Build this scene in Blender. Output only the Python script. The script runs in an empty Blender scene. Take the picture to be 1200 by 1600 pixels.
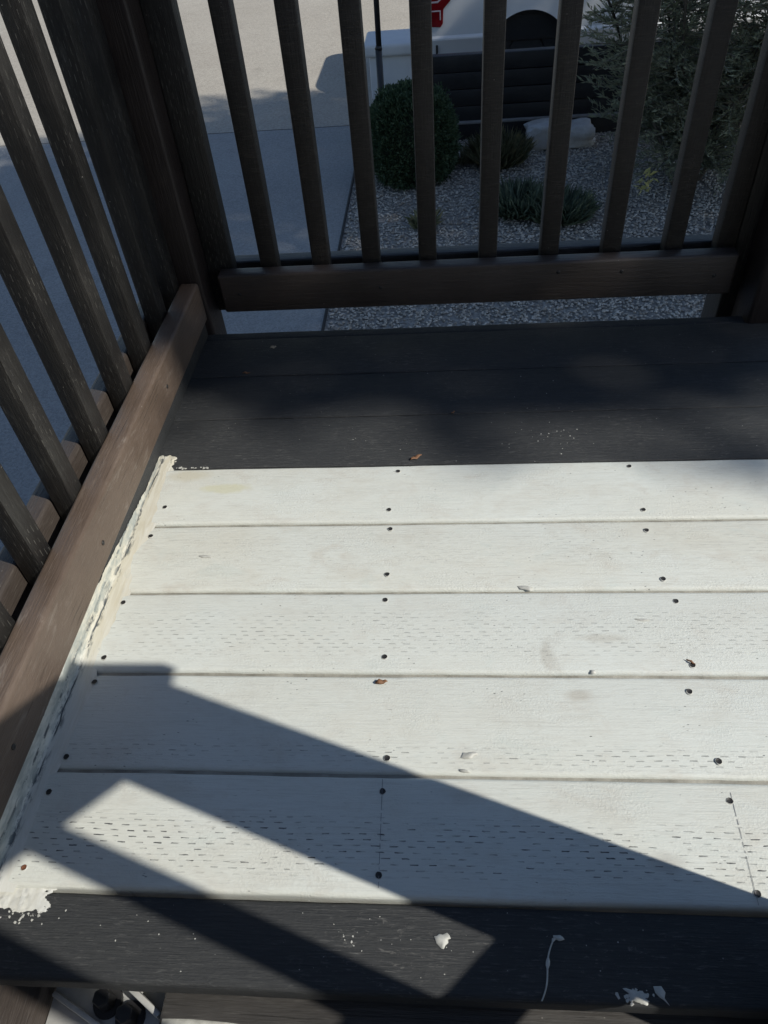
import bpy, bmesh, math, random
import numpy as np
from mathutils import Matrix, Vector, noise as mnoise

random.seed(7)
rng = np.random.default_rng(7)
SC = bpy.context.scene
COL = SC.collection

# ------------------------------------------------------------------ camera, sky, sun, exposure
cam = bpy.data.cameras.new('camera')
camo = bpy.data.objects.new('camera', cam)
COL.objects.link(camo)
RT = Vector((0.99621259, 0.05047927, -0.0707977))
UP = Vector((0.01355519, 0.71410891, 0.69990336))
FW = Vector((-0.08588788, 0.69821222, -0.71072003))
m = Matrix((RT, UP, -FW)).transposed().to_4x4()
m.translation = Vector((0.0872188, -0.2590927, 0.8709294))
camo.matrix_world = m
cam.sensor_fit = 'VERTICAL'
cam.sensor_height = 24.0
cam.lens = 1150.05 / 1600 * 24.0
cam.clip_start = 0.02
cam.clip_end = 500
SC.camera = camo

SUN_EL = math.radians(42.5)
SUN_AZ = math.radians(-19.5)            # measured from +X towards +Y
sdir = Vector((math.cos(SUN_EL) * math.cos(SUN_AZ), math.cos(SUN_EL) * math.sin(SUN_AZ), math.sin(SUN_EL)))
world = bpy.data.worlds.new('World')
SC.world = world
world.use_nodes = True
wn = world.node_tree
bg = wn.nodes['Background']
sky = wn.nodes.new('ShaderNodeTexSky')
sky.sky_type = 'NISHITA'
sky.sun_disc = False
sky.sun_elevation = SUN_EL
sky.sun_rotation = math.radians(90) - SUN_AZ
sky.air_density = 1.0
sky.dust_density = 0.4
sky.ozone_density = 2.0
wn.links.new(sky.outputs[0], bg.inputs[0])
bg.inputs[1].default_value = 0.105
sun = bpy.data.lights.new('sun', 'SUN')
sun.energy = 4.45
sun.angle = math.radians(0.62)
sun.color = (1.0, 0.955, 0.86)
suno = bpy.data.objects.new('sun', sun)
COL.objects.link(suno)
suno.rotation_euler = (-sdir).to_track_quat('-Z', 'Y').to_euler()
suno.location = (6, -3, 8)
SC.view_settings.view_transform = 'Standard'
SC.view_settings.look = 'None'
SC.view_settings.exposure = 0.0
SC.view_settings.gamma = 1.0
SC.view_settings.use_curve_mapping = False
try:
    SC.cycles.max_bounces = 6
    SC.cycles.diffuse_bounces = 3
    SC.cycles.glossy_bounces = 2
    SC.cycles.transmission_bounces = 3
    SC.cycles.use_denoising = True
except Exception:
    pass

# ------------------------------------------------------------------ node helpers
class NT:
    def __init__(s, name):
        s.m = bpy.data.materials.new(name)
        s.m.use_nodes = True
        s.t = s.m.node_tree
        s.b = s.t.nodes['Principled BSDF']
    def n(s, typ, **kw):
        x = s.t.nodes.new(typ)
        for k, v in kw.items():
            setattr(x, k, v)
        return x
    def put(s, sock, v):
        if isinstance(v, bpy.types.NodeSocket):
            s.t.links.new(v, sock)
        else:
            sock.default_value = v
    def math(s, op, a, b=0.0, c=0.0, clamp=False):
        x = s.n('ShaderNodeMath', operation=op, use_clamp=clamp)
        s.put(x.inputs[0], a); s.put(x.inputs[1], b); s.put(x.inputs[2], c)
        return x.outputs[0]
    def pos(s, scale=(1, 1, 1), space='world'):
        if space == 'world':
            v = s.n('ShaderNodeNewGeometry').outputs['Position']
        else:
            v = s.n('ShaderNodeTexCoord').outputs['Object']
        if scale == (1, 1, 1):
            return v
        mp = s.n('ShaderNodeMapping')
        mp.inputs['Scale'].default_value = scale
        s.t.links.new(v, mp.inputs[0])
        return mp.outputs[0]
    def noise(s, vec, scale=5, detail=4, rough=.55, dist=0.0):
        x = s.n('ShaderNodeTexNoise')
        s.put(x.inputs['Vector'], vec)
        x.inputs['Scale'].default_value = scale
        x.inputs['Detail'].default_value = min(detail, 5)
        x.inputs['Roughness'].default_value = rough
        x.inputs['Distortion'].default_value = dist
        return x.outputs[0]
    def voro(s, vec, scale=5, feature='F1', out=0):
        x = s.n('ShaderNodeTexVoronoi', feature=feature)
        s.put(x.inputs['Vector'], vec)
        x.inputs['Scale'].default_value = scale
        return x.outputs[out]
    def ramp(s, v, a, b, lo=0.0, hi=1.0):
        x = s.n('ShaderNodeMapRange')
        s.put(x.inputs[0], v)
        for i, q in enumerate((a, b, lo, hi)):
            s.put(x.inputs[i + 1], q)
        return x.outputs[0]
    def mix(s, f, a, b):
        x = s.n('ShaderNodeMix', data_type='RGBA')
        s.put(x.inputs[0], f)
        s.put(x.inputs[6], a if isinstance(a, bpy.types.NodeSocket) else (*a, 1))
        s.put(x.inputs[7], b if isinstance(b, bpy.types.NodeSocket) else (*b, 1))
        return x.outputs[2]
    def bump(s, h, strength=.5, dist=.001, prev=None):
        x = s.n('ShaderNodeBump')
        x.inputs['Strength'].default_value = strength
        x.inputs['Distance'].default_value = dist
        s.put(x.inputs['Height'], h)
        if prev is not None:
            s.t.links.new(prev, x.inputs['Normal'])
        return x.outputs[0]
    def sep(s, v):
        x = s.n('ShaderNodeSeparateXYZ')
        s.t.links.new(v, x.inputs[0])
        return x.outputs
    def oprop(s, name):
        x = s.n('ShaderNodeAttribute', attribute_type='OBJECT', attribute_name=name)
        return x.outputs['Fac']
    def orand(s):
        return s.n('ShaderNodeObjectInfo').outputs['Random']
    def done(s, color, rough=.6, normal=None, spec=.5, metal=0.0):
        s.put(s.b.inputs['Base Color'], color if isinstance(color, bpy.types.NodeSocket) else (*color, 1))
        s.put(s.b.inputs['Roughness'], rough)
        s.b.inputs['Specular IOR Level'].default_value = spec
        s.b.inputs['Metallic'].default_value = metal
        if normal is not None:
            s.t.links.new(normal, s.b.inputs['Normal'])
        return s.m

def dashes(t, along, across, period, row, length, width, seed=.37):
    """staggered rows of short knife incisions, as on pressure treated timber"""
    r = t.math('DIVIDE', across, row)
    ri = t.math('FLOOR', r)
    rf = t.math('SUBTRACT', r, ri)
    h = t.math('FRACT', t.math('MULTIPLY', t.math('SINE', t.math('MULTIPLY', ri, 12.9898)), 43.7585))
    a = t.math('DIVIDE', along, period)
    a = t.math('ADD', a, t.math('ADD', t.math('MULTIPLY', ri, seed), t.math('MULTIPLY', h, .22)))
    af = t.math('FRACT', a)
    ina = t.math('LESS_THAN', af, length)
    inr = t.math('LESS_THAN', t.math('ABSOLUTE', t.math('SUBTRACT', rf, .5)), width)
    return t.math('MULTIPLY', ina, inr)

def wood_white():
    t = NT('white primer on boards')
    P = t.pos(); x, y, z = t.sep(P)
    grain = t.noise(t.pos((2.2, 90, 90)), 6, 5, .6, .3)
    fine = t.noise(t.pos((30, 200, 200)), 4, 3, .6)
    brush = t.noise(t.pos((7, 70, 40)), 5, 5, .7, .5)
    blot = t.noise(t.pos((1, 1.7, 1)), 8.5, 5, .7)
    tint = t.noise(t.pos((1, 1.5, 1)), 13, 4, .7, .5)
    blot2 = t.noise(t.pos((1, 2.2, 1)), 2.6, 3, .55, .8)
    lumps = t.noise(t.pos((110, 150, 100)), 2.6, 4, .7)
    lump_area = t.ramp(t.noise(t.pos((1, 1.6, 1)), 8, 3, .6), .46, .62)
    ly = t.math('SUBTRACT', y, t.oprop('front'))
    wob = t.math('MULTIPLY', t.math('SUBTRACT', t.noise(t.pos((3, 3, 3)), 1.3, 2), .5), .012)
    lyw = t.math('ADD', ly, wob)
    xw = t.math('ADD', x, t.math('MULTIPLY', t.noise(t.pos((9, 60, 1)), 3, 2), .010))
    dm = dashes(t, xw, lyw, .0215, .0066, t.math('ADD', .22, t.math('MULTIPLY', t.noise(t.pos((18, 150, 1)), 2.1, 2), .42)), t.math('MULTIPLY', t.noise(t.pos((60, 300, 1)), 2, 2), .20))
    lo, hi = t.oprop('cut_low'), t.oprop('cut_high')
    band = t.math('MULTIPLY', t.ramp(ly, t.math('SUBTRACT', lo, .006), t.math('ADD', lo, .01)), t.ramp(ly, t.math('SUBTRACT', hi, .01), t.math('ADD', hi, .006), 1.0, 0.0))
    keep = t.ramp(t.math('ADD', t.noise(t.pos((1.2, 4, 1)), 7, 3, .7), t.math('MULTIPLY', t.noise(t.pos((42, 150, 1)), 1.3, 2), .85)), .82, 1.06)
    fill = t.math('MULTIPLY', t.math('MULTIPLY', dm, band), t.math('MULTIPLY', keep, t.oprop('cut_strength')), clamp=True)
    pin = t.ramp(t.voro(t.pos((55, 150, 1)), 1.0), .11, .05)
    pin = t.math('MULTIPLY', pin, t.ramp(t.noise(P, 9, 2), .50, .62))
    nick = t.math('MULTIPLY', t.ramp(t.noise(t.pos((45, 330, 1)), 1.7, 2, .5), .71, .76), t.ramp(t.noise(P, 7, 3), .48, .62))
    mark = t.math('MAXIMUM', fill, t.math('MAXIMUM', t.math('MULTIPLY', pin, .75), t.math('MULTIPLY', nick, .5)), clamp=True)
    c = t.mix(t.ramp(blot2, .35, .72), (.65, .675, .635), (.625, .625, .56))
    c = t.mix(t.math('MULTIPLY', t.ramp(blot, .52, .74), .55), c, (.50, .475, .41))
    c = t.mix(t.math('MULTIPLY', t.ramp(tint, .54, .70), .48), c, (.53, .495, .43))
    c = t.mix(t.math('MULTIPLY', t.ramp(tint, .44, .30), .40), c, (.55, .60, .565))
    c = t.mix(t.math('MULTIPLY', t.ramp(brush, .52, .68), .50), c, (.49, .49, .45))
    c = t.mix(t.math('MULTIPLY', t.ramp(grain, .54, .68), .42), c, (.46, .455, .415))
    c = t.mix(t.math('MULTIPLY', t.ramp(brush, .42, .28), .35), c, (.69, .70, .685))
    c = t.mix(t.math('MULTIPLY', t.orand(), .35), c, (.63, .665, .645))
    def spot(cx, cy, sx, sy, r0, r1, wobble=.35):
        dx = t.math('DIVIDE', t.math('SUBTRACT', x, cx), sx); dy = t.math('DIVIDE', t.math('SUBTRACT', y, cy), sy)
        d = t.math('SQRT', t.math('ADD', t.math('MULTIPLY', dx, dx), t.math('MULTIPLY', dy, dy)))
        d = t.math('ADD', d, t.math('MULTIPLY', t.math('SUBTRACT', t.noise(P, 24, 4, .65), .5), wobble))
        return t.ramp(d, r0, r1, 1.0, 0.0)
    # scuffs and stains left on the primer
    c = t.mix(t.math('MULTIPLY', spot(-.30, .66, .055, .014, .55, 1.0, 1.4), .55), c, (.56, .545, .36))
    c = t.mix(t.math('MULTIPLY', spot(-.372, .695, .045, .018, .4, 1.1, .9), .8), c, (.545, .52, .42))
    ring = t.math('MULTIPLY', spot(.262, .318, .052, .046, .9, 1.05, .5), t.math('SUBTRACT', 1.0, spot(.270, .318, .046, .046, .75, 1.0, .5)))
    ring = t.math('MULTIPLY', ring, t.math('MULTIPLY', t.ramp(x, .235, .265, 1.0, 0.0), t.ramp(t.noise(P, 30, 4, .7), .35, .6)))
    c = t.mix(t.math('MULTIPLY', ring, .45), c, (.38, .35, .30))
    c = t.mix(t.math('MULTIPLY', spot(.255, .255, .02, .010, .4, 1.1, 1.0), .45), c, (.40, .36, .30))
    c = t.mix(t.math('MULTIPLY', spot(.30, .345, .05, .008, .3, 1.1, 1.2), .4), c, (.42, .39, .33))
    c = t.mix(t.math('MULTIPLY', spot(.325, .047, .022, .012, .3, 1.2, 1.0), .4), c, (.36, .34, .31))
    c = t.mix(t.math('MULTIPLY', spot(.10, .12, .03, .012, .2, 1.2, 1.2), .3), c, (.42, .39, .34))
    c = t.mix(t.math('MULTIPLY', mark, .93), c, (.035, .038, .045))
    hsum = t.math('ADD', t.math('MULTIPLY', grain, .4), t.math('MULTIPLY', fine, .3))
    hsum = t.math('ADD', hsum, t.math('MULTIPLY', brush, .45))
    hsum = t.math('ADD', hsum, t.math('MULTIPLY', t.math('MULTIPLY', t.ramp(lumps, .42, .75), t.ramp(lump_area, 0, 1, .2, 1.0)), .32))
    n1 = t.bump(hsum, .68, .0016)
    n2 = t.bump(t.math('SUBTRACT', 1.0, mark), .7, .0012, n1)
    return t.done(c, t.ramp(blot, .3, .7, .40, .58), n2, .4)

def wood_black():
    t = NT('black deck paint')
    P = t.pos()
    grain = t.noise(t.pos((4, 120, 120)), 5, 5, .62, .4)
    fleck = t.noise(t.pos((20, 170, 170)), 2.6, 5, .72)
    crack = t.noise(t.pos((26, 60, 60)), 3.0, 5, .7, 1.2)
    area = t.noise(P, 9, 3, .6)
    c = t.mix(t.ramp(grain, .3, .75), (.030, .032, .035), (.054, .056, .057))
    f = t.math('MULTIPLY', t.ramp(fleck, .56, .68), t.ramp(area, .36, .60))
    c = t.mix(t.math('MULTIPLY', f, .60), c, (.16, .16, .155))
    k = t.math('MULTIPLY', t.ramp(crack, .60, .68), t.ramp(t.noise(P, 6, 3), .46, .62))
    c = t.mix(t.math('MULTIPLY', k, .55), c, (.18, .175, .165))
    sp = t.ramp(t.voro(P, 95), .085, .05)
    sp = t.math('MULTIPLY', sp, t.ramp(t.noise(P, 12, 3, .7), .58, .66))
    c = t.mix(sp, c, (.42, .42, .40))
    n = t.bump(t.math('ADD', t.math('ADD', grain, t.math('MULTIPLY', fleck, .9)), t.math('MULTIPLY', crack, .8)), .7, .0020)
    return t.done(c, t.ramp(area, .3, .7, .48, .68), n, .28)

def wood_rail(name, c1, c2, along, dash=0.0, rough=(.38, .55), light=(.3, .27, .24), lw=.25, saw=0.0, weather=.3):
    t = NT(name)
    s = {'x': (3, 60, 60), 'y': (60, 3, 60), 'z': (60, 60, 3)}[along]
    P = t.pos(); x, y, z = t.sep(P)
    grain = t.noise(t.pos(s), 3, 5, .6, .5)
    s2 = tuple(v * (2.2 if v > 10 else 4) for v in s)
    fine = t.noise(t.pos(s2), 3, 3, .65)
    area = t.noise(P, 7, 4, .6)
    c = t.mix(t.ramp(area, .32, .7), c1, c2)
    c = t.mix(t.math('MULTIPLY', t.ramp(fine, .58, .74), lw), c, light)
    c = t.mix(t.math('MULTIPLY', t.ramp(grain, .40, .28), .45), c, tuple(v * .4 for v in c1))
    sp = t.ramp(t.voro(P, 75), .075, .045)
    sp = t.math('MULTIPLY', sp, t.ramp(t.noise(P, 10, 3, .7), .57, .66))
    c = t.mix(t.math('MULTIPLY', sp, .8), c, (.5, .47, .42))
    # drying checks along the grain, worn pale patches, and saw marks across it
    s3 = tuple(v * (2.0 if v > 10 else .8) for v in s)
    chk = t.math('MULTIPLY', t.ramp(t.noise(t.pos(s3), 2.2, 3, .5, .6), .655, .69), t.ramp(t.noise(P, 5, 3, .6), .46, .60))
    c = t.mix(t.math('MULTIPLY', chk, weather), c, tuple(v * .22 for v in c1))
    worn = t.math('MULTIPLY', t.ramp(t.noise(t.pos(tuple(v * (.5 if v > 10 else 2) for v in s)), 3, 5, .7, .5), .56, .70), t.ramp(area, .42, .62))
    c = t.mix(t.math('MULTIPLY', worn, weather * .7), c, light)
    hh = t.math('ADD', grain, t.math('MULTIPLY', fine, .7))
    hh = t.math('SUBTRACT', hh, t.math('MULTIPLY', chk, 1.2 * weather))
    if saw:
        sx = {'x': (260, 25, 25), 'y': (25, 260, 25), 'z': (25, 25, 260)}[along]
        sn = t.noise(t.pos(sx), 1.6, 4, .7, .4)
        hh = t.math('ADD', hh, t.math('MULTIPLY', sn, 1.3 * saw))
        c = t.mix(t.math('MULTIPLY', t.ramp(sn, .50, .68), .45 * saw), c, tuple(v * 2.6 for v in c2))
    n = t.bump(hh, .75, .0016)
    if dash:
        al, ac = {'z': (z, t.math('ADD', x, t.math('MULTIPLY', y, .83))), 'x': (x, t.math('ADD', z, y)), 'y': (y, t.math('ADD', z, x))}[along]
        d = dashes(t, t.math('ADD', al, t.math('MULTIPLY', t.noise(P, 60, 2), .012)), ac, .024, .0074, .46, t.math('MULTIPLY', t.noise(P, 130, 2), .13))
        d = t.math('MULTIPLY', d, t.ramp(t.math('ADD', t.noise(P, 8, 3, .6), t.math('MULTIPLY', t.noise(P, 55, 2), .7)), .80, 1.0))
        c = t.mix(t.math('MULTIPLY', d, dash), c, light)
        n = t.bump(t.math('SUBTRACT', 1.0, d), .6, .0012, n)
    return t.done(c, t.ramp(area, .3, .7, rough[0], rough[1]), n, .45)

def simple(name, c1, c2=None, scale=8, rough=.6, bump=0.0, bscale=40, bdist=.002, spec=.5, metal=0.0, rnd=0.0):
    t = NT(name)
    P = t.pos()
    c2 = c2 or c1
    c = t.mix(t.ramp(t.noise(P, scale, 5, .6), .3, .7), c1, c2)
    if rnd:
        c = t.mix(t.math('MULTIPLY', t.orand(), rnd), c, tuple(v * .5 for v in c1))
    n = t.bump(t.noise(P, bscale, 5, .65), bump, bdist) if bump else None
    return t.done(c, rough, n, spec, metal)

def ground_mat(name, c1, c2, cell, speck=.5, bump=.6):
    t = NT(name)
    P = t.pos()
    big = t.noise(P, .7, 5, .6)
    v = t.voro(P, cell, 'F1', 1)
    vx = t.sep(v)[0]
    d = t.voro(P, cell)
    c = t.mix(t.ramp(big, .3, .7), c1, c2)
    stain = t.noise(t.pos((1, 1.4, 1)), 1.9, 5, .7, .8)
    c = t.mix(t.math('MULTIPLY', t.ramp(stain, .55, .75), .35), c, tuple(k * .6 for k in c1))
    c = t.mix(t.math('MULTIPLY', t.ramp(vx, .55, .95), speck), c, tuple(min(1, k * 1.7) for k in c1))
    c = t.mix(t.math('MULTIPLY', t.ramp(vx, .45, .05), speck), c, tuple(k * .45 for k in c1))
    n = t.bump(t.math('SUBTRACT', 1.0, d), bump, .6 / cell)
    return t.done(c, .85, n, .3)

def leaf_mat(name, c1, c2, trans=.25, rough=.5):
    t = NT(name)
    v = t.voro(t.pos(), 30, 'F1', 1)
    c = t.mix(t.sep(v)[0], c1, c2)
    t.done(c, rough, None, .35)
    tr = t.n('ShaderNodeBsdfTranslucent')
    t.put(tr.inputs[0], c)
    ms = t.n('ShaderNodeMixShader')
    ms.inputs[0].default_value = trans
    out = t.t.nodes['Material Output']
    t.t.links.new(t.b.outputs[0], ms.inputs[1])
    t.t.links.new(tr.outputs[0], ms.inputs[2])
    t.t.links.new(ms.outputs[0], out.inputs[0])
    return t.m

def caulk_mat():
    t = NT('cream caulk smear')
    P = t.pos(); x, y, z = t.sep(P)
    st = t.noise(t.pos((70, 9, 40)), 1.5, 5, .65, .8)
    st2 = t.noise(t.pos((95, 26, 60)), 1.6, 5, .7, .4)
    old = t.ramp(t.math('ADD', y, t.math('MULTIPLY', t.noise(P, 20, 3), .06)), .30, .38)
    cream = t.mix(t.ramp(st, .38, .66), (.55, .515, .415), (.63, .615, .54))
    white = t.mix(t.ramp(st, .38, .66), (.58, .575, .52), (.66, .665, .63))
    c = t.mix(t.math('MULTIPLY', old, t.ramp(t.math('ADD', x, t.math('MULTIPLY', t.math('SUBTRACT', st2, .5), .05)), -.418, -.398, 1.0, .25)), white, cream)
    off = t.math('MULTIPLY', t.math('SUBTRACT', t.noise(t.pos((1, 11, 1)), 1, 3), .5), .016)
    d = t.math('ABSOLUTE', t.math('ADD', x, t.math('ADD', .4375, off)))
    gap = t.math('MULTIPLY', t.ramp(st2, .50, .60), t.ramp(d, .0065, .0015))
    line = t.math('MULTIPLY', t.ramp(d, .0016, .0007), t.ramp(t.noise(t.pos((1, 18, 1)), 1, 3), .42, .52))
    gap = t.math('MAXIMUM', gap, line, clamp=True)
    c = t.mix(t.math('MULTIPLY', gap, .95), c, (.04, .052, .065))
    off2 = t.math('MULTIPLY', t.math('SUBTRACT', t.noise(t.pos((1, 7, 1)), 1.3, 3), .5), .02)
    d2 = t.math('ABSOLUTE', t.math('SUBTRACT', t.math('SUBTRACT', z, .014), off2))
    seg2 = t.math('MULTIPLY', t.ramp(d2, .0032, .0012), t.ramp(t.noise(t.pos((40, 40, 40)), 1.2, 4, .7), .46, .54))
    c = t.mix(t.math('MULTIPLY', seg2, .9), c, (.035, .045, .06))
    thin = t.math('MULTIPLY', t.ramp(st2, .58, .70), t.ramp(t.noise(P, 14, 3), .45, .6))
    c = t.mix(t.math('MULTIPLY', thin, .55), c, (.26, .30, .29))
    grey = t.math('MULTIPLY', t.ramp(t.math('ADD', x, t.math('MULTIPLY', t.math('SUBTRACT', st, .5), .012)), -.4385, -.4405), t.ramp(t.noise(t.pos((60, 20, 60)), 1.3, 3, .7), .40, .60))
    c = t.mix(t.math('MULTIPLY', grey, .75), c, (.30, .335, .325))
    n = t.bump(t.math('SUBTRACT', st, t.math('MULTIPLY', gap, .8)), .35, .0016)
    return t.done(c, .5, n, .45)

M = {}
M['white'] = wood_white()
M['black'] = wood_black()
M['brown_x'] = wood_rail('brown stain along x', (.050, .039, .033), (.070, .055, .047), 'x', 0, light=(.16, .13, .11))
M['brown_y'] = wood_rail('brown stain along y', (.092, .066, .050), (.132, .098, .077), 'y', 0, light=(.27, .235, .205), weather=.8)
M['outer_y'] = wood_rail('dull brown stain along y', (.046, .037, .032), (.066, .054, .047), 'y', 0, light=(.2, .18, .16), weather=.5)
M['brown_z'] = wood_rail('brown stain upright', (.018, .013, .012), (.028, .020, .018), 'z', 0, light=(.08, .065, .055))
M['dark_x'] = wood_rail('black stain along x', (.030, .029, .030), (.045, .043, .042), 'x', 0)
M['grey_x'] = wood_rail('worn grey stain along x', (.050, .047, .045), (.078, .074, .070), 'x', 0, light=(.18, .175, .16), weather=.8)
M['dark_y'] = wood_rail('black stain along y', (.030, .029, .030), (.045, .043, .042), 'y', 0)
M['dark_z'] = wood_rail('black stain upright', (.014, .0135, .0135), (.026, .0245, .023), 'z', .5, light=(.20, .195, .175), lw=.10)
M['back_z'] = wood_rail('dark brown stain upright', (.017, .015, .0135), (.028, .024, .021), 'z', .8, light=(.012, .012, .012), lw=.0, saw=1.0)
M['caulk'] = caulk_mat()
M['blob'] = simple('dried white paint', (.58, .58, .54), (.36, .36, .33), 90, .5, .5, 120, .001)
M['filler'] = simple('paint in the joints', (.20, .19, .16), (.40, .385, .335), 30, .6, .6, 90, .002)
M['hole'] = simple('dark screw head', (.012, .012, .013), (.03, .028, .026), 300, .5, .4, 400, .0006)
M['rust'] = simple('rusty screw head', (.20, .075, .035), (.08, .035, .02), 400, .7, .4, 400, .0006)
M['pencil'] = simple('pencil mark', (.22, .22, .24), (.10, .10, .11), 200, .6)
M['concrete'] = ground_mat('drive concrete', (.27, .27, .265), (.32, .32, .31), 95, .28, .4)
M['asphalt'] = ground_mat('sunlit road asphalt', (.34, .31, .265), (.40, .37, .32), 75, .3, .5)
M['gravel_base'] = ground_mat('gravel bed', (.26, .245, .22), (.34, .32, .29), 40, .6, .9)
M['soil'] = ground_mat('soil', (.11, .09, .07), (.15, .125, .10), 20, .4, .6)
M['joint'] = simple('dark joint', (.03, .03, .03), rough=.9)

def gravel_mat():
    t = NT('grey pebbles')
    v = t.voro(t.pos(), 28, 'F1', 1)
    a = t.sep(v)
    c = t.mix(a[0], (.32, .295, .26), (.64, .59, .52))
    c = t.mix(t.math('MULTIPLY', t.ramp(a[1], .7, 1), .7), c, (.30, .24, .18))
    return t.done(c, .8, t.bump(t.noise(t.pos(), 150, 3), .3, .002), .3)
M['pebble'] = gravel_mat()
M['box_leaf'] = leaf_mat('boxwood leaf', (.045, .080, .040), (.095, .140, .075), .3)
M['box_core'] = simple('boxwood inner wood', (.012, .022, .010), (.02, .03, .014), 20, .9)
M['olive_leaf'] = leaf_mat('olive leaf', (.19, .215, .145), (.34, .355, .24), .35)
M['young_leaf'] = leaf_mat('yellow green leaf', (.46, .45, .16), (.62, .56, .26), .3)
M['tree_leaf'] = simple('broad tree leaf', (.04, .085, .025), (.075, .13, .04), 30, .6)
M['grass'] = leaf_mat('grass blade', (.15, .165, .085), (.32, .29, .17), .3)
M['lav_leaf'] = leaf_mat('grey green blade', (.13, .175, .115), (.24, .28, .19), .3)
M['bark'] = simple('bark', (.09, .075, .06), (.15, .13, .105), 20, .9, .8, 30, .01)
M['twig'] = simple('pale twig', (.16, .15, .12), (.22, .20, .16), 20, .8)
M['rock'] = simple('pale rock', (.60, .60, .59), (.38, .35, .32), 6, .85, .8, 22, .02)
M['render'] = simple('white masonry', (.60, .61, .62), (.66, .67, .67), 5, .8, .3, 60, .002)
M['timber'] = wood_rail('black wall timber', (.016, .016, .018), (.026, .025, .026), 'x', 0, light=(.07, .07, .07))
M['ledge'] = simple('skylit grey ledge', (.20, .195, .19), (.28, .27, .26), 12, .8, .4, 60, .003)  # grey lightened to stand for sky light on the ledge
M['car_white'] = simple('white car paint', (.72, .73, .74), (.74, .75, .76), 2, .22, spec=.6)
M['lens_red'] = simple('red lamp lens', (.26, .008, .012), (.20, .006, .010), 20, .15, spec=.7)
M['lens_clear'] = simple('clear lamp lens', (.62, .50, .50), (.7, .6, .6), 20, .12, spec=.7)
M['plastic'] = simple('black plastic', (.02, .02, .021), (.028, .028, .03), 20, .5)
M['rubber'] = simple('tyre rubber', (.02, .02, .02), (.03, .03, .03), 20, .85)
M['alloy'] = simple('dark wheel alloy', (.03, .03, .032), (.04, .04, .042), 20, .5)
M['glass'] = simple('car glass', (.01, .012, .014), rough=.05, spec=.8)
M['iron'] = simple('black painted iron', (.02, .02, .022), (.03, .03, .032), 30, .45)
M['steel'] = simple('dull galvanised steel', (.48, .485, .475), (.60, .60, .58), 60, .42, .25, 200, .0006, metal=.25)
M['leafdry'] = simple('dry leaf', (.24, .12, .06), (.16, .08, .04), 200, .7, .4, 300, .001)
M['chip'] = simple('pale wood chip', (.50, .42, .30), (.38, .30, .2), 300, .7)

# ------------------------------------------------------------------ object helpers
def mesh_from(bm, name, smooth=False):
    me = bpy.data.meshes.new(name)
    bm.to_mesh(me)
    bm.free()
    if smooth:
        me.polygons.foreach_set('use_smooth', [True] * len(me.polygons))
    return me

def link(name, me, mat=None, parent=None, loc=None):
    o = bpy.data.objects.new(name, me)
    COL.objects.link(o)
    if mat is not None and me is not None and not me.materials:
        me.materials.append(mat)
    if loc is not None:
        o.location = loc
    if parent is not None:
        o.parent = parent
        w = Vector((0, 0, 0)); p = parent
        while p is not None:
            w += p['_w'] if False else Vector(BASE.get(p.name, (0, 0, 0)))
            break
        o.matrix_parent_inverse = Matrix.Translation(-w)
    return o
BASE = {}     # world location of every parent (no rotations are used on parents)

def thing(name, label, cat, loc=(0, 0, 0), group=None):
    o = bpy.data.objects.new(name, None)
    COL.objects.link(o)
    o.location = loc
    o.empty_display_size = .05
    BASE[o.name] = tuple(loc)
    tag(o, label, cat, group)
    return o

def tag(o, label=None, cat=None, group=None, kind=None):
    if label: o['label'] = label
    if cat: o['category'] = cat
    if group: o['group'] = group
    if kind: o['kind'] = kind
    return o

def part(name, me, mat, parent, loc=None):
    """a mesh in world coordinates (or at a world loc) under its parent"""
    o = link(name, me, mat, parent, loc)
    BASE[o.name] = tuple(o.location)
    return o

def bevbox(sx, sy, sz, bev=.004, seg=2, jit=0.0):
    """box with x,y centred, z from 0 to sz, eased edges"""
    bm = bmesh.new()
    bmesh.ops.create_cube(bm, size=1)
    for v in bm.verts:
        v.co = Vector((v.co.x * sx, v.co.y * sy, (v.co.z + .5) * sz))
    if bev:
        bmesh.ops.bevel(bm, geom=list(bm.edges), offset=bev, segments=seg, profile=.5, affect='EDGES')
    return bm

def box_me(name, x0, x1, y0, y1, z0, z1, bev=.004, seg=2, smooth=True):
    bm = bevbox(x1 - x0, y1 - y0, z1 - z0, bev, seg)
    for v in bm.verts:
        v.co += Vector(((x0 + x1) / 2, (y0 + y1) / 2, z0))
    me = mesh_from(bm, name)
    if smooth and bev:
        shade(me)
    return me

def shade(me, ang=40):
    me.polygons.foreach_set('use_smooth', [True] * len(me.polygons))
    try:
        me.set_sharp_from_angle(angle=math.radians(ang))
    except Exception:
        pass

def slant_box(name, x0, x1, ya, za, yb, zb, h, bev=.004):
    """bar from (ya,za) to (yb,zb) in the YZ plane (lower face line), height h measured square to it"""
    d = Vector((0, yb - ya, zb - za)); L = d.length; d.normalize()
    nrm = Vector((0, -d.z, d.y))
    if nrm.z < 0: nrm = -nrm
    bm = bevbox(x1 - x0, L, h, bev, 2)
    for v in bm.verts:
        p = v.co.copy()
        v.co = Vector(((x0 + x1) / 2 + p.x, (ya + yb) / 2, (za + zb) / 2)) + d * p.y + nrm * p.z
    bmesh.ops.recalc_face_normals(bm, faces=bm.faces)
    me = mesh_from(bm, name); shade(me)
    return me

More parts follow.
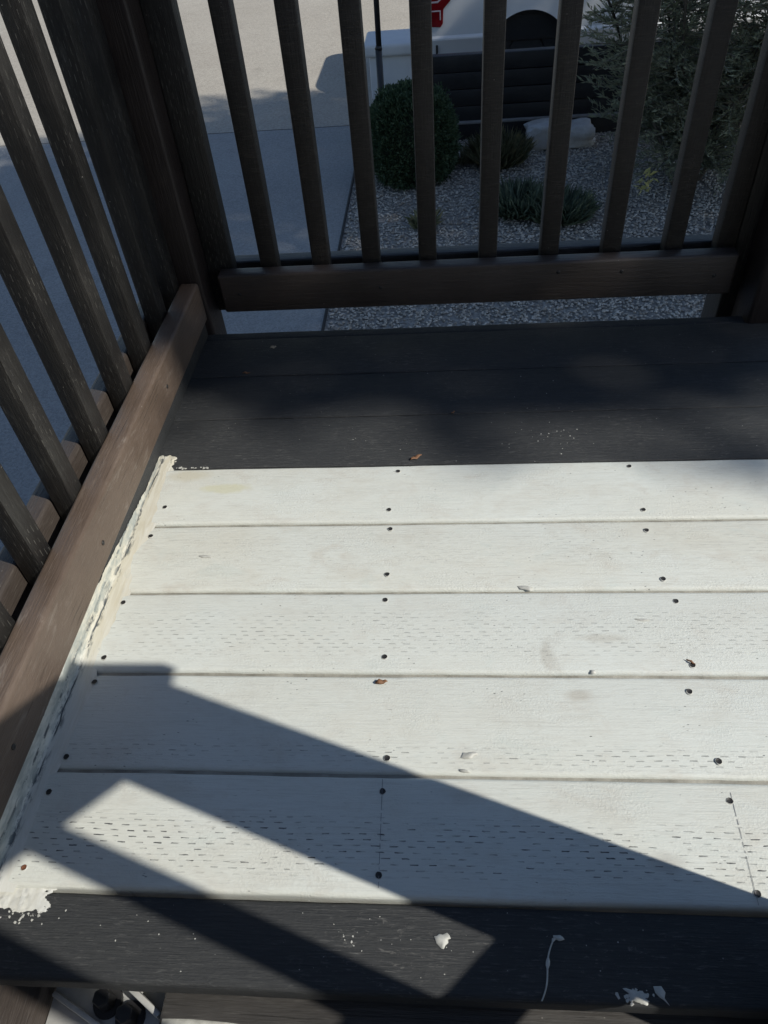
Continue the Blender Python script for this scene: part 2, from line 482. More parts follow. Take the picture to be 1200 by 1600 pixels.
def tube(bm, pts, r0, r1, seg=6):
    rings = []
    n = len(pts)
    for i, p in enumerate(pts):
        p = Vector(p)
        d = (Vector(pts[min(i + 1, n - 1)]) - Vector(pts[max(i - 1, 0)])).normalized()
        a = d.orthogonal().normalized(); b = d.cross(a)
        r = r0 + (r1 - r0) * i / max(1, n - 1)
        rings.append([bm.verts.new(p + a * r * math.cos(k * 2 * math.pi / seg) + b * r * math.sin(k * 2 * math.pi / seg)) for k in range(seg)])
    for i in range(n - 1):
        A, B = rings[i], rings[i + 1]
        best = min(range(seg), key=lambda s: (A[0].co - B[s].co).length)
        for k in range(seg):
            bm.faces.new((A[k], A[(k + 1) % seg], B[(best + k + 1) % seg], B[(best + k) % seg]))
    bm.faces.new(rings[0][::-1]); bm.faces.new(rings[-1])

def sheet(name, x0, x1, y0, y1, z, mat, kind='structure', nx=1, ny=1):
    bm = bmesh.new()
    bmesh.ops.create_grid(bm, x_segments=max(nx, 1), y_segments=max(ny, 1), size=.5)
    for v in bm.verts:
        v.co = Vector((x0 + (v.co.x + .5) * (x1 - x0), y0 + (v.co.y + .5) * (y1 - y0), z))
    o = link(name, mesh_from(bm, name), mat)
    o['kind'] = kind
    return o

def leaves_mesh(name, centers, dirs, length, width, curl=.15, rs=rng):
    """many leaf blades: each two quads folded along the midrib, tapered to a point"""
    n = len(centers)
    c = np.asarray(centers, float); d = np.asarray(dirs, float)
    d /= np.linalg.norm(d, axis=1, keepdims=True) + 1e-9
    r = rs.normal(size=(n, 3))
    s = np.cross(d, r); s /= np.linalg.norm(s, axis=1, keepdims=True) + 1e-9
    u = np.cross(s, d)
    L = length * rs.uniform(.7, 1.25, (n, 1)); W = width * rs.uniform(.75, 1.2, (n, 1))
    base = c
    mid = c + d * L * .5 + u * L * curl * .5
    tip = c + d * L + u * L * curl * .2
    a = mid + s * W * .5 + u * W * .2
    b = mid - s * W * .5 + u * W * .2
    V = np.stack([base, a, tip, b, mid], 1).reshape(-1, 3)
    idx = np.arange(n)[:, None] * 5
    F = np.concatenate([idx + np.array([[0, 1, 2]]), idx + np.array([[0, 2, 3]])], 1).reshape(-1, 3)
    me = bpy.data.meshes.new(name)
    me.vertices.add(len(V)); me.vertices.foreach_set('co', V.ravel())
    me.loops.add(F.size); me.loops.foreach_set('vertex_index', F.ravel().astype(np.int32))
    me.polygons.add(len(F)); me.polygons.foreach_set('loop_start', np.arange(0, F.size, 3, dtype=np.int32))
    me.update(calc_edges=True)
    return me

def flat_blob(name, outline, z, thick=.0012, rough=.0):
    """thin lump with an outline in XY (world), domed a little"""
    bm = bmesh.new()
    cx = sum(p[0] for p in outline) / len(outline); cy = sum(p[1] for p in outline) / len(outline)
    lo = [bm.verts.new((p[0], p[1], z)) for p in outline]
    mi = [bm.verts.new((cx + (p[0] - cx) * .8, cy + (p[1] - cy) * .8, z + thick * random.uniform(.75, 1.1))) for p in outline]
    ct = bm.verts.new((cx, cy, z + thick))
    n = len(lo)
    for i in range(n):
        j = (i + 1) % n
        bm.faces.new((lo[i], lo[j], mi[j], mi[i]))
        bm.faces.new((mi[i], mi[j], ct))
    bmesh.ops.recalc_face_normals(bm, faces=bm.faces)
    me = mesh_from(bm, name, True)
    return me

def ragged(cx, cy, rx, ry, n=14, j=.3, rot=0.0):
    out = []
    for k in range(n):
        a = 2 * math.pi * k / n
        r = 1 + random.uniform(-j, j)
        x, y = rx * r * math.cos(a), ry * r * math.sin(a)
        out.append((cx + x * math.cos(rot) - y * math.sin(rot), cy + x * math.sin(rot) + y * math.cos(rot)))
    return out

# ------------------------------------------------------------------ ground, drive, road
GZ = -1.8
sheet('ground', -90, 90, -60, 140, GZ - .012, M['soil'])
sheet('driveway', -14, -.742, -2.5, 8.15, GZ, M['concrete'])
sheet('gravel_ground', -.742, 9, -2.5, 8.15, GZ - .006, M['gravel_base'])
sheet('road', -60, 60, 8.15, 24, GZ + .004, M['asphalt'])
o = link('path_edging', box_me('path_edging', -.752, -.735, -2.5, 7.55, GZ - .02, GZ + .012, .003), M['joint'])
tag(o, 'thin dark edging strip between the concrete drive and the gravel', 'edging')

# gravel pebbles (nobody could count them)
def gravel():
    base = bmesh.new(); bmesh.ops.create_icosphere(base, subdivisions=1, radius=1)
    bv = np.array([v.co[:] for v in base.verts]); bf = np.array([[v.index for v in f.verts] for f in base.faces]); base.free()
    n = 34000
    y = rng.uniform(3.2, 7.55, n); x = rng.uniform(-.72, 3.1, n)
    r = rng.uniform(.005, .0125, n)
    ang = rng.uniform(0, 6.28, n)
    sc = np.stack([r * rng.uniform(.8, 1.4, n), r * rng.uniform(.7, 1.1, n), r * rng.uniform(.5, .8, n)], 1)
    jit = 1 + rng.normal(0, .12, (n, len(bv), 1))
    V = bv[None] * jit * sc[:, None]
    ca, sa = np.cos(ang)[:, None], np.sin(ang)[:, None]
    X = V[..., 0] * ca - V[..., 1] * sa + x[:, None]; Y = V[..., 0] * sa + V[..., 1] * ca + y[:, None]
    Z = V[..., 2] + GZ + (r * .35)[:, None]
    V = np.stack([X, Y, Z], 2).reshape(-1, 3)
    F = (bf[None] + (np.arange(n) * len(bv))[:, None, None]).reshape(-1, 3)
    me = bpy.data.meshes.new('gravel')
    me.vertices.add(len(V)); me.vertices.foreach_set('co', V.ravel())
    me.loops.add(F.size); me.loops.foreach_set('vertex_index', F.ravel().astype(np.int32))
    me.polygons.add(len(F)); me.polygons.foreach_set('loop_start', np.arange(0, F.size, 3, dtype=np.int32))
    me.update(calc_edges=True)
    o = link('gravel', me, M['pebble'])
    tag(o, 'grey pebble gravel spread over the planting bed', 'gravel', kind='stuff')
gravel()

# ------------------------------------------------------------------ timber garden wall
WY = 7.58
wall = thing('timber_wall', 'low black timber garden wall behind the pale rock', 'wall', (1.6, WY, GZ))
WX0, WX1 = -.08, 3.6
part('base_timber', box_me('base_timber', WX0, WX1, WY - .035, WY + .10, GZ - .03, GZ + .145, .008), M['timber'], wall)
part('skylit_strip', box_me('skylit_strip', WX0, WX1, WY - .050, WY - .002, GZ + .1455, GZ + .166, .004), M['ledge'], wall)  # added pale strip: sky light on the ledge put into its colour
for k in range(4):
    z0 = GZ + .152 + k * .147
    dy = random.uniform(-.003, .003)
    part('plank', box_me('plank', WX0 + random.uniform(0, .01), WX1, WY + dy, WY + .09, z0, z0 + .140, .006), M['timber'], wall)
# white pillar
pil = thing('masonry_pillar', 'white masonry pillar with wide cap behind the round clipped shrub', 'pillar', (-.36, WY, GZ))
part('shaft', box_me('shaft', -.585, -.125, WY - .02, WY + .42, GZ - .03, GZ + .77, .012, 2), M['render'], pil)
part('cap', box_me('cap', -.632, -.088, WY - .07, WY + .47, GZ + .77, GZ + .875, .03, 4), M['render'], pil)
# pole
pole = thing('iron_pole', 'thin black iron pole rising behind the round clipped shrub', 'pole', (-.44, 7.1, GZ))
bm = bmesh.new(); tube(bm, [(-.46, 7.1, GZ - .05), (-.457, 7.1, -.86)], .031, .030, 12); part('sleeve', mesh_from(bm, 'sleeve', True), M['iron'], pole)
bm = bmesh.new(); tube(bm, [(-.457, 7.1, -.862), (-.452, 7.1, -.835)], .034, .026, 12); part('collar', mesh_from(bm, 'collar', True), M['iron'], pole)
bm = bmesh.new(); tube(bm, [(-.452, 7.1, -.84), (-.44, 7.1, .45)], .0245, .023, 12); part('shaft', mesh_from(bm, 'shaft', True), M['iron'], pole)
bm = bmesh.new(); tube(bm, [(-.44, 7.1, .45), (-.44, 7.1, .47), (-.44, 7.1, .52)], .035, .012, 12); part('finial', mesh_from(bm, 'finial', True), M['iron'], pole)
# rock
def rock(name, cx, cy, cz, rx, ry, rz, label):
    bm = bmesh.new(); bmesh.ops.create_icosphere(bm, subdivisions=4, radius=1)
    for v in bm.verts:
        p = v.co.copy()
        q = Vector((max(-.74, min(.78, p.x)), max(-.75, min(.7, p.y)), max(-.6, min(.62, p.z)))) * 1.3
        q += p * (.34 * mnoise.noise(p * 1.6 + Vector((3, 1, 5))) + .09 * mnoise.noise(p * 4.5) + .04 * mnoise.noise(p * 11))
        v.co = Vector((cx + q.x * rx, cy + q.y * ry, cz + q.z * rz))
    me = mesh_from(bm, name); shade(me, 28)
    return tag(link(name, me, M['rock']), label, 'rock')
rock('rock', 1.17, 7.27, GZ + .095, .30, .15, .125, 'pale angular boulder at the foot of the black timber wall')

# ------------------------------------------------------------------ pickup truck
def truck():
    T = thing('pickup_truck', 'white pickup truck parked behind the black timber wall', 'truck', (2.4, 9.8, GZ))
    XR, XF = -.16, 5.3
    Y0, Y1 = 8.80, 10.72
    AX = [(1.0, GZ + .36, .445), (4.35, GZ + .36, .445)]
    def low(x):
        z = GZ + .40
        for ax, az, r in AX:
            if abs(x - ax) < r:
                z = max(z, az + math.sqrt(r * r - (x - ax) ** 2))
        if x < XR + .12: z = max(z, GZ + .52)
        return z
    def bulge(zz):          # outward offset with height above the ground
        pts = [(.40, .055), (.50, .02), (.585, -.03), (.60, -.028), (.62, .0), (.85, -.012), (1.05, .0), (1.16, .012), (1.24, .03), (1.9, .03)]
        for (a, va), (b, vb) in zip(pts, pts[1:]):
            if a <= zz <= b:
                return va + (vb - va) * (zz - a) / (b - a)
        return .03
    def side(sgn, ybase, name):
        bm = bmesh.new()
        xs = set(np.linspace(XR, XF, 46).tolist())
        for ax, az, r in AX:
            for k in range(33):
                xs.add(ax - r * math.cos(math.pi * k / 32))
        xs = sorted(xs)
        zl = [GZ + v for v in (.40, .46, .52, .585, .60, .62, .70, .80, .90, 1.0, 1.08, 1.16, 1.2, 1.24)]
        cols = []
        for x in xs:
            lo = low(x)
            e = 0.0
            if x < XR + .10: e = .06 * (1 - (x - XR) / .10) ** 2          # rounded rear corner
            if x > XF - .35: e = .22 * ((x - XF + .35) / .35) ** 2
            col = []
            for z in zl:
                zz = max(z, lo)
                if x < XR + .3: zz = min(zz, GZ + 1.24 - .3 * (1 - math.sqrt(max(0, 1 - ((XR + .3 - x) / .3) ** 2))))
                fl = 0.0
                for ax, az, r in AX:
                    d = math.hypot(x - ax, zz - az) - r
                    if d < .09: fl = max(fl, .02 * (1 - max(0, d) / .09))
                col.append(bm.verts.new((x, ybase + sgn * (bulge(zz - GZ) + e - fl), zz)))
            cols.append(col)
        for a, b in zip(cols, cols[1:]):
            for i in range(len(zl) - 1):
                try: bm.faces.new((a[i], b[i], b[i + 1], a[i + 1]))
                except ValueError: pass
        # inner return along the bottom edge
        for a, b in zip(cols, cols[1:]):
            p = bm.verts.new(a[0].co + Vector((0, sgn * .05, 0))); q2 = bm.verts.new(b[0].co + Vector((0, sgn * .05, 0)))
            bm.faces.new((a[0], b[0], q2, p))
        bmesh.ops.remove_doubles(bm, verts=bm.verts, dist=.0008)
        bmesh.ops.recalc_face_normals(bm, faces=bm.faces)
        me = mesh_from(bm, name); shade(me, 30)
        return part('side_panel', me, M['car_white'], T)
    side(1, Y0, 'side_panel'); side(-1, Y1, 'side_panel')
    # bed floor and walls, tailgate, hood, cab
    part('chassis', box_me('chassis', XR + .3, XF - .3, Y0 + .25, Y1 - .25, GZ + .34, GZ + .62, .03), M['plastic'], T)
    for ax, az, r in AX:
        part('wheel_arch_liner', box_me('wheel_arch_liner', ax - .47, ax + .47, Y0 + .075, Y0 + .40, GZ + .50, GZ + .86, .05), M['plastic'], T)
    part('bed_floor', box_me('bed_floor', XR + .05, 1.9, Y0 + .06, Y1 - .06, GZ + .74, GZ + .80, .01), M['plastic'], T)
    bm = bmesh.new(); out = []
    ya_, yb_, zt, rr = Y0 + .08, Y1 - .08, GZ + 1.235, .34
    out += [(ya_, GZ + .66)] + [(ya_ + rr - rr * math.cos(k * math.pi / 16), zt - rr + rr * math.sin(k * math.pi / 16)) for k in range(9)]
    out += [(yb_ - rr + rr * math.sin(k * math.pi / 16), zt - rr + rr * math.cos(k * math.pi / 16)) for k in range(9)] + [(yb_, GZ + .66)]
    f = bm.faces.new([bm.verts.new((XR - .015, y, z)) for y, z in out])
    r = bmesh.ops.extrude_face_region(bm, geom=[f])
    for e in r['geom']:
        if isinstance(e, bmesh.types.BMVert): e.co.x = XR + .05
    bmesh.ops.recalc_face_normals(bm, faces=bm.faces)
    me = mesh_from(bm, 'tailgate'); shade(me, 35); part('tailgate', me, M['car_white'], T)
    for ya, yb in ((Y0 + .035, Y0 + .11), (Y1 - .11, Y1 - .035)):
        part('bed_rail', box_me('bed_rail', XR + .3, 1.9, ya, yb, GZ + .80, GZ + 1.262, .02, 2), M['car_white'], T)
    part('bumper', box_me('bumper', XR - .11, XR + .205, Y0 + .02, Y1 - .02, GZ + .475, GZ + .60, .035, 3), M['car_white'], T)
    part('bumper_gap', box_me('bumper_gap', XR + .19, XR + .213, Y0 - .003, Y0 + .06, GZ + .45, GZ + .61, .006), M['plastic'], T)
    # cab: loft of cross sections along X
    bm = bmesh.new(); prev = None
    for x, top, ins in ((1.92, 1.22, .05), (1.98, 1.74, .15), (2.2, 1.83, .19), (3.3, 1.82, .19), (3.55, 1.76, .18), (4.15, 1.22, .08)):
        ring = [bm.verts.new(c) for c in ((x, Y0 + .04, GZ + 1.2), (x, Y0 + ins, GZ + top - .04), (x, Y0 + ins + .1, GZ + top), (x, Y1 - ins - .1, GZ + top), (x, Y1 - ins, GZ + top - .04), (x, Y1 - .04, GZ + 1.2))]
        if prev:
            for i in range(5): bm.faces.new((prev[i], prev[i + 1], ring[i + 1], ring[i]))
        else: bm.faces.new(ring)
        prev = ring
    bm.faces.new(prev[::-1])
    bmesh.ops.recalc_face_normals(bm, faces=bm.faces)
    me = mesh_from(bm, 'cab'); shade(me, 30); part('cab', me, M['car_white'], T)
    for xa, xb in ((2.15, 2.72), (2.80, 3.55)):
        bm = bmesh.new()
        v = [bm.verts.new(c) for c in ((xa, Y0 + .055, GZ + 1.27), (xb + .12, Y0 + .055, GZ + 1.27), (xb, Y0 + .165, GZ + 1.70), (xa + .04, Y0 + .165, GZ + 1.70))]
        f = bm.faces.new(v); bmesh.ops.solidify(bm, geom=[f], thickness=.03)
        part('side_window', mesh_from(bm, 'side_window'), M['glass'], T)
    part('hood', box_me('hood', 4.1, XF - .12, Y0 + .06, Y1 - .06, GZ + .80, GZ + 1.245, .09, 4), M['car_white'], T)
    part('front_bumper', box_me('front_bumper', XF - .18, XF + .06, Y0 + .16, Y1 - .16, GZ + .42, GZ + .85, .06, 3), M['car_white'], T)
    for ax, az, r in AX:
        for yy, sg in ((Y0 + .10, 1), (Y1 - .10, -1)):
            bm = bmesh.new()
            prof = [(.20, .02), (.26, .0), (.33, .005), (.355, .04), (.36, .11), (.355, .19), (.33, .225)]
            rings = []
            for k in range(36):
                a = 2 * math.pi * k / 36
                rings.append([bm.verts.new((ax + rr * math.cos(a), yy + sg * dd, GZ + .365 + rr * math.sin(a))) for rr, dd in prof])
            for k in range(36):
                A, B = rings[k], rings[(k + 1) % 36]
                for i in range(len(prof) - 1): bm.faces.new((A[i], A[i + 1], B[i + 1], B[i]))
            bmesh.ops.recalc_face_normals(bm, faces=bm.faces)
            w = part('wheel', mesh_from(bm, 'wheel', True), M['rubber'], T)
            bm = bmesh.new()
            bmesh.ops.create_cone(bm, cap_ends=True, segments=24, radius1=.215, radius2=.19, depth=.05)
            bmesh.ops.rotate(bm, verts=bm.verts, cent=(0, 0, 0), matrix=Matrix.Rotation(math.radians(90), 3, 'X'))
            for vv in bm.verts: vv.co += Vector((ax, yy + sg * .05, GZ + .365))
            part('rim', mesh_from(bm, 'rim'), M['alloy'], w)
    # tail lamp: red block with a stepped outline, wrapping the rear corner
    def lamp(poly, ya, yb, name, mat, parent):
        bm = bmesh.new()
        v = [bm.verts.new((x, ya, GZ + z)) for x, z in poly]
        f = bm.faces.new(v)
        r = bmesh.ops.extrude_face_region(bm, geom=[f])
        for e in r['geom']:
            if isinstance(e, bmesh.types.BMVert): e.co.y = yb
        bmesh.ops.recalc_face_normals(bm, faces=bm.faces)
        bmesh.ops.bevel(bm, geom=list(bm.edges), offset=.008, segments=2, profile=.5, affect='EDGES')
        me = mesh_from(bm, name); shade(me, 35)
        return part(name, me, mat, parent)
    tl = lamp([(-.172, .72), (.085, .70), (.11, .735), (.115, .86), (.19, .93), (.20, 1.16), (-.172, 1.17)], Y0 - .022, Y0 + .10, 'tail_lamp', M['lens_red'], T)
    lamp([(-.10, .84), (.075, .84), (.075, .765), (.09, .765), (.09, .855), (-.10, .855)], Y0 - .026, Y0 - .01, 'lamp_strip', M['lens_clear'], tl)
    lamp([(-.10, .915), (.06, .915), (.15, .985), (.15, 1.06), (.13, 1.06), (.13, .995), (.055, .935), (-.10, .935)], Y0 - .026, Y0 - .01, 'lamp_strip', M['lens_clear'], tl)
truck()

# ------------------------------------------------------------------ plants
def clipped_shrub():
    cx, cy, cz = -.185, 6.66, GZ + .335
    T = thing('clipped_shrub', 'round clipped green shrub in the gravel beside the concrete drive', 'shrub', (cx, cy, GZ))
    n = 26000
    d = rng.normal(size=(n, 3)); d /= np.linalg.norm(d, axis=1, keepdims=True)
    d[:, 2] = np.where(d[:, 2] < -.75, -d[:, 2], d[:, 2])
    ax = np.array([.395, .395, .415])
    def surf(d):
        s = np.sign(d) * np.abs(d) ** .82
        s /= np.maximum(np.linalg.norm(s, axis=1, keepdims=True), 1e-6) ** .55
        bump = np.array([1 + .06 * mnoise.noise(Vector(k) * 3.0) + .07 * mnoise.noise(Vector(k) * 8) for k in d])[:, None]
        return s * ax * bump
    s = surf(d)
    c = s * np.where(rng.uniform(0, 1, (n, 1)) > .96, rng.uniform(1.0, 1.09, (n, 1)), rng.uniform(.86, 1.02, (n, 1))) + np.array([cx, cy, cz])
    c[:, 2] = np.maximum(c[:, 2], GZ + .03)
    dirs = d + rng.normal(0, .55, (n, 3)) + np.array([0, 0, .25])
    part('crown', leaves_mesh('crown', c, dirs, .032, .016), M['box_leaf'], T)
    bm = bmesh.new(); bmesh.ops.create_icosphere(bm, subdivisions=4, radius=1)
    dd = np.array([v.co[:] for v in bm.verts]); ss = surf(dd) * .90
    for v, p in zip(bm.verts, ss): v.co = Vector((p[0] + cx, p[1] + cy, max(p[2] + cz, GZ - .02)))
    part('inner_growth', mesh_from(bm, 'inner_growth', True), M['box_core'], T)
clipped_shrub()

def tuft(name, cx, cy, r, h, n, mat, label, cat, width=.007, lean=.8, group=None):
    T = None
    a = rng.uniform(0, 6.283, n); rr = r * .45 * np.sqrt(rng.uniform(0, 1, n))
    b = np.stack([cx + rr * np.cos(a), cy + rr * np.sin(a), np.full(n, GZ)], 1)
    a2 = a + rng.normal(0, .5, n)
    l = rng.uniform(.2, 1, n) * lean
    d = np.stack([np.cos(a2) * l, np.sin(a2) * l, np.ones(n)], 1)
    me = leaves_mesh(name, b, d, h, width, .25)
    return tag(link(name, me, mat), label, cat, group)
tuft('grass_tuft', .60, 6.85, .30, .25, 1700, M['grass'], 'tan green grass tuft in front of the pale boulder', 'grass', .0038, 1.3)
tuft('leafy_clump', .70, 5.85, .40, .20, 1100, M['lav_leaf'], 'grey green leafy clump in the gravel, the left one of two side by side', 'plant', .010, 1.8)
tuft('leafy_clump', 1.02, 5.70, .40, .19, 1000, M['lav_leaf'], 'grey green leafy clump in the gravel, the right one of two side by side', 'plant', .010, 1.8)
tuft('small_seedling', -.06, 5.62, .15, .14, 60, M['grass'], 'small pale green seedling in the gravel before the clipped shrub', 'plant', .03, 1.6)
tuft('low_sprig', .27, 6.95, .2, .16, 150, M['grass'], 'low dry sprig in the gravel right of the clipped shrub', 'plant', .008, 1.6)

def olive():
    T = thing('olive_tree', 'bushy grey green olive with thin pale twigs right of the boulder', 'tree', (2.0, 6.3, GZ))
    bt = bmesh.new(); C = []; D = []
    yC = []; yD = []
    stems = []
    for k in range(9):
        a = random.uniform(0, 6.28)
        p = Vector((2.15 + random.uniform(-.12, .12), 6.35 + random.uniform(-.12, .12), GZ - .03))
        d = Vector((math.cos(a) * .5, math.sin(a) * .5, 1.0)).normalized()
        pts = [p.copy()]
        for i in range(9):
            d = (d + Vector((random.uniform(-.16, .16), random.uniform(-.16, .16), random.uniform(-.02, .1)))).normalized()
            p = p + d * .27
            pts.append(p.copy())
        stems.append(pts)
        tube(bt, pts, .019, .006, 6)
    twig_bm = bmesh.new()
    nt = 0
    for pts in stems:
        for i in range(0, len(pts) - 1):
            for rep in range(19):
                b = pts[i].lerp(pts[i + 1], random.random())
                a = random.uniform(0, 6.28)
                d = Vector((math.cos(a), math.sin(a), random.uniform(-.15, .55))).normalized()
                L = random.uniform(.35, .85)
                tp = [b.copy()]; q = b.copy()
                for s in range(6):
                    d = (d + Vector((random.uniform(-.13, .13), random.uniform(-.13, .13), random.uniform(-.12, .10)))).normalized()
                    q = q + d * (L / 6); tp.append(q.copy())
                if any(t.x < .98 + max(0, (-.55 - t.z)) * .45 or t.z < GZ + .12 or t.y > 7.35 for t in tp): continue
                tube(twig_bm, tp, .0052, .0018, 4)
                for s in range(1, 7):
                    for r2 in range(6):
                        f = random.random()
                        c = tp[s - 1].lerp(tp[s], f)
                        dd = (tp[s] - tp[s - 1]).normalized() + Vector((random.uniform(-1, 1), random.uniform(-1, 1), random.uniform(-.5, 1))) * .75
                        C.append(c[:]); D.append(dd[:])
    part('trunk', mesh_from(bt, 'trunk', True), M['bark'], T)
    o = part('twigs', mesh_from(twig_bm, 'twigs', True), M['twig'], T); o['kind'] = 'stuff'
    part('crown', leaves_mesh('crown', C, D, .062, .0125, .1), M['olive_leaf'], T)
olive()
# one sprig of pale young leaves low in the olive
yc = [(1.66 + random.uniform(-.05, .05), 5.70 + random.uniform(-.04, .04), GZ + .24 + random.uniform(-.06, .05)) for _ in range(22)]
tag(link('young_sprig', leaves_mesh('young_sprig', yc, rng.normal(0, 1, (22, 3)) + np.array([0, 0, .4]), .07, .026, .15), M['young_leaf']), 'sprig of pale yellow leaves low in front of the olive', 'sprig')

# trees right of the landing, whose shade falls over the garden
UH = Vector((math.cos(SUN_AZ), math.sin(SUN_AZ), 0)); NH = Vector((-UH.y, UH.x, 0))
CE, SE = math.cos(SUN_EL), math.sin(SUN_EL)
PV = Vector((-UH.x * SE, -UH.y * SE, CE))              # square to the sun ray, in its upright plane
def shade_tree(label, lobes, base, leafn):
    T = thing('shade_tree', label, 'tree', base, 'tall trees beside the landing')
    C = []; D = []
    bt = bmesh.new()
    b = Vector(base)
    cen = [Vector(c) for c, r in lobes]
    mid = sum(cen, Vector()) / len(cen)
    fork = b.lerp(mid, .5); fork.x = b.x * .6 + mid.x * .4; fork.y = b.y * .6 + mid.y * .4
    tube(bt, [b - Vector((0, 0, .1)), b.lerp(fork, .5) + Vector((.1, -.05, 0)), fork], .26, .17, 10)
    tot = sum(r ** 2 for c, r in lobes)
    for c, r in lobes:
        c = Vector(c)
        tube(bt, [fork, fork.lerp(c, .5) + Vector((.15, .1, .1)), c], .13, .04, 7)
        n = int(leafn * r ** 2 / tot)
        d = rng.normal(size=(n, 3)); d /= np.linalg.norm(d, axis=1, keepdims=True)
        rad = rng.uniform(0, 1, (n, 1)) ** .30
        bump = np.array([1 + .16 * mnoise.noise(Vector(k) * 2.3 + c) for k in d])[:, None]
        p = d * rad * r * bump
        C.append(p + np.array(c[:])); D.append(rng.normal(size=(n, 3)))
    part('trunk', mesh_from(bt, 'trunk', True), M['bark'], T)
    part('crown', leaves_mesh('crown', np.concatenate(C), np.concatenate(D), .17, .10, .15), M['tree_leaf'], T)
def lobe(n, p, s, r):
    return ((NH * n + PV * p + sdir * s)[:], r)
shade_tree('tall leafy tree standing closest to the landing stairs, out to the right', [lobe(1.64, .62, 9.7, .98), lobe(1.74, 1.3, 9.9, .95), lobe(2.22, -.7, 9.5, .95), lobe(2.68, .25, 10.2, 1.80), lobe(2.9, 1.9, 10.6, 1.6), lobe(3.0, -1.3, 9.6, 1.5), lobe(4.5, .5, 10.8, 2.1), lobe(4.4, 2.3, 10.2, 1.5)], (7.8, .9, GZ), 30000)
shade_tree('tall leafy tree farther down the garden, out to the right', [lobe(6.9, .35, 11.6, 2.05), lobe(5.5, 2.45, 11.4, 1.35), lobe(6.2, -1.5, 10.8, 1.6), lobe(4.9, -1.7, 10.6, 1.4), lobe(7.6, -.3, 11.2, 1.5), lobe(7.1, 1.55, 11.3, 1.3)], (9.8, 3.6, GZ), 23000)

# ------------------------------------------------------------------ the landing deck
PITCH = .143
deck = thing('deck_landing', 'raised timber landing with white primed boards between black painted boards', 'deck', (.45, .55, GZ))
BX0, BX1, BW, BT = -.462, 1.36, .1386, .036
def board_mesh(name, w, bev=.0060):
    bm = bmesh.new()
    bmesh.ops.create_cube(bm, size=1)
    for v in bm.verts:
        v.co = Vector((v.co.x * (BX1 - BX0), v.co.y * w, v.co.z * BT))
    ed = [e for e in bm.edges if abs(e.verts[0].co.x - e.verts[1].co.x) > .1]
    bmesh.ops.bevel(bm, geom=ed, offset=bev, segments=4, profile=.5, affect='EDGES')
    # divide along the length so the edge can wander a little
    for i in range(1, 61):
        xx = BX0 - (BX0 + BX1) / 2 + (BX1 - BX0) * i / 61
        bmesh.ops.bisect_plane(bm, geom=list(bm.verts) + list(bm.edges) + list(bm.faces), plane_co=(xx, 0, 0), plane_no=(1, 0, 0))
    for v in bm.verts:
        s = 1 if v.co.y > 0 else -1
        k = Vector((v.co.x * 5, s * 3.1, 0)); k2 = Vector((v.co.x * 26, s * 7.7, 4))
        v.co.y += .0009 * mnoise.noise(k) + .0009 * mnoise.noise(k2)
        if v.co.z > 0: v.co.z += .0006 * mnoise.noise(Vector((v.co.x * 3.3, v.co.y * 20, 9)))
    me = mesh_from(bm, name); shade(me, 50)
    return me
me_b = board_mesh('deck_board', BW)
me_w = me_b.copy(); me_b = board_mesh('deck_board', .1412, .0030); me_b.materials.append(M['black']); me_w.materials.append(M['white'])
cuts = {0: (.026, .088, 1.0), 1: (.012, .040, .6), 2: (.028, .108, .42), 3: (.05, .12, .14), 4: (0.0, 0.0, 0.0)}
boards = []
for k in range(8):
    me = me_w if k < 5 else me_b
    o = part('deck_board', me, None, deck, ((BX0 + BX1) / 2, (k + .5) * PITCH, -BT / 2 + random.uniform(-.0006, .0006) - (.002 if k >= 5 else 0)))
    lo, hi, st = cuts.get(k, (0, 0, 0))
    o['front'] = k * PITCH; o['cut_low'] = lo; o['cut_high'] = hi; o['cut_strength'] = st
    boards.append(o)
me_e = board_mesh('edge_board', .030, .006)
o = part('edge_board', me_e, M['black'], deck, ((BX0 + BX1) / 2, 1.160, -BT / 2 - .004))
# paint that filled the joints between the white boards
for k in range(1, 5):
    part('joint_filler', box_me('joint_filler', BX0 + .03, BX1, k * PITCH - .004, k * PITCH + .004, -.02, -.0052, .001), M['filler'], deck)
# black 2x4 along the near edge, a touch lower
me_n = board_mesh('near_edge_board', .0865, .006)
near = part('near_edge_board', me_n, M['black'], deck, ((BX0 + BX1) / 2 - .06, -.0445, -BT / 2 - .005))
# joists and posts below
for jx in (-.42, 0.0, .406, .81, 1.2):
    part('joist', box_me('joist', jx - .019, jx + .019, .02, 1.14, -.23, -.040, .003), M['dark_y'], deck)
part('rim_joist', box_me('rim_joist', -.44, 1.34, 1.142, 1.172, -.23, -.042, .003), M['dark_x'], deck)
for px, py in ((-.30, .2), (1.25, .2), (1.25, 1.0), (-.30, 1.0)):
    part('support_post', box_me('support_post', px - .045, px + .045, py - .045, py + .045, GZ - .05, -.231, .004), M['dark_z'], deck)

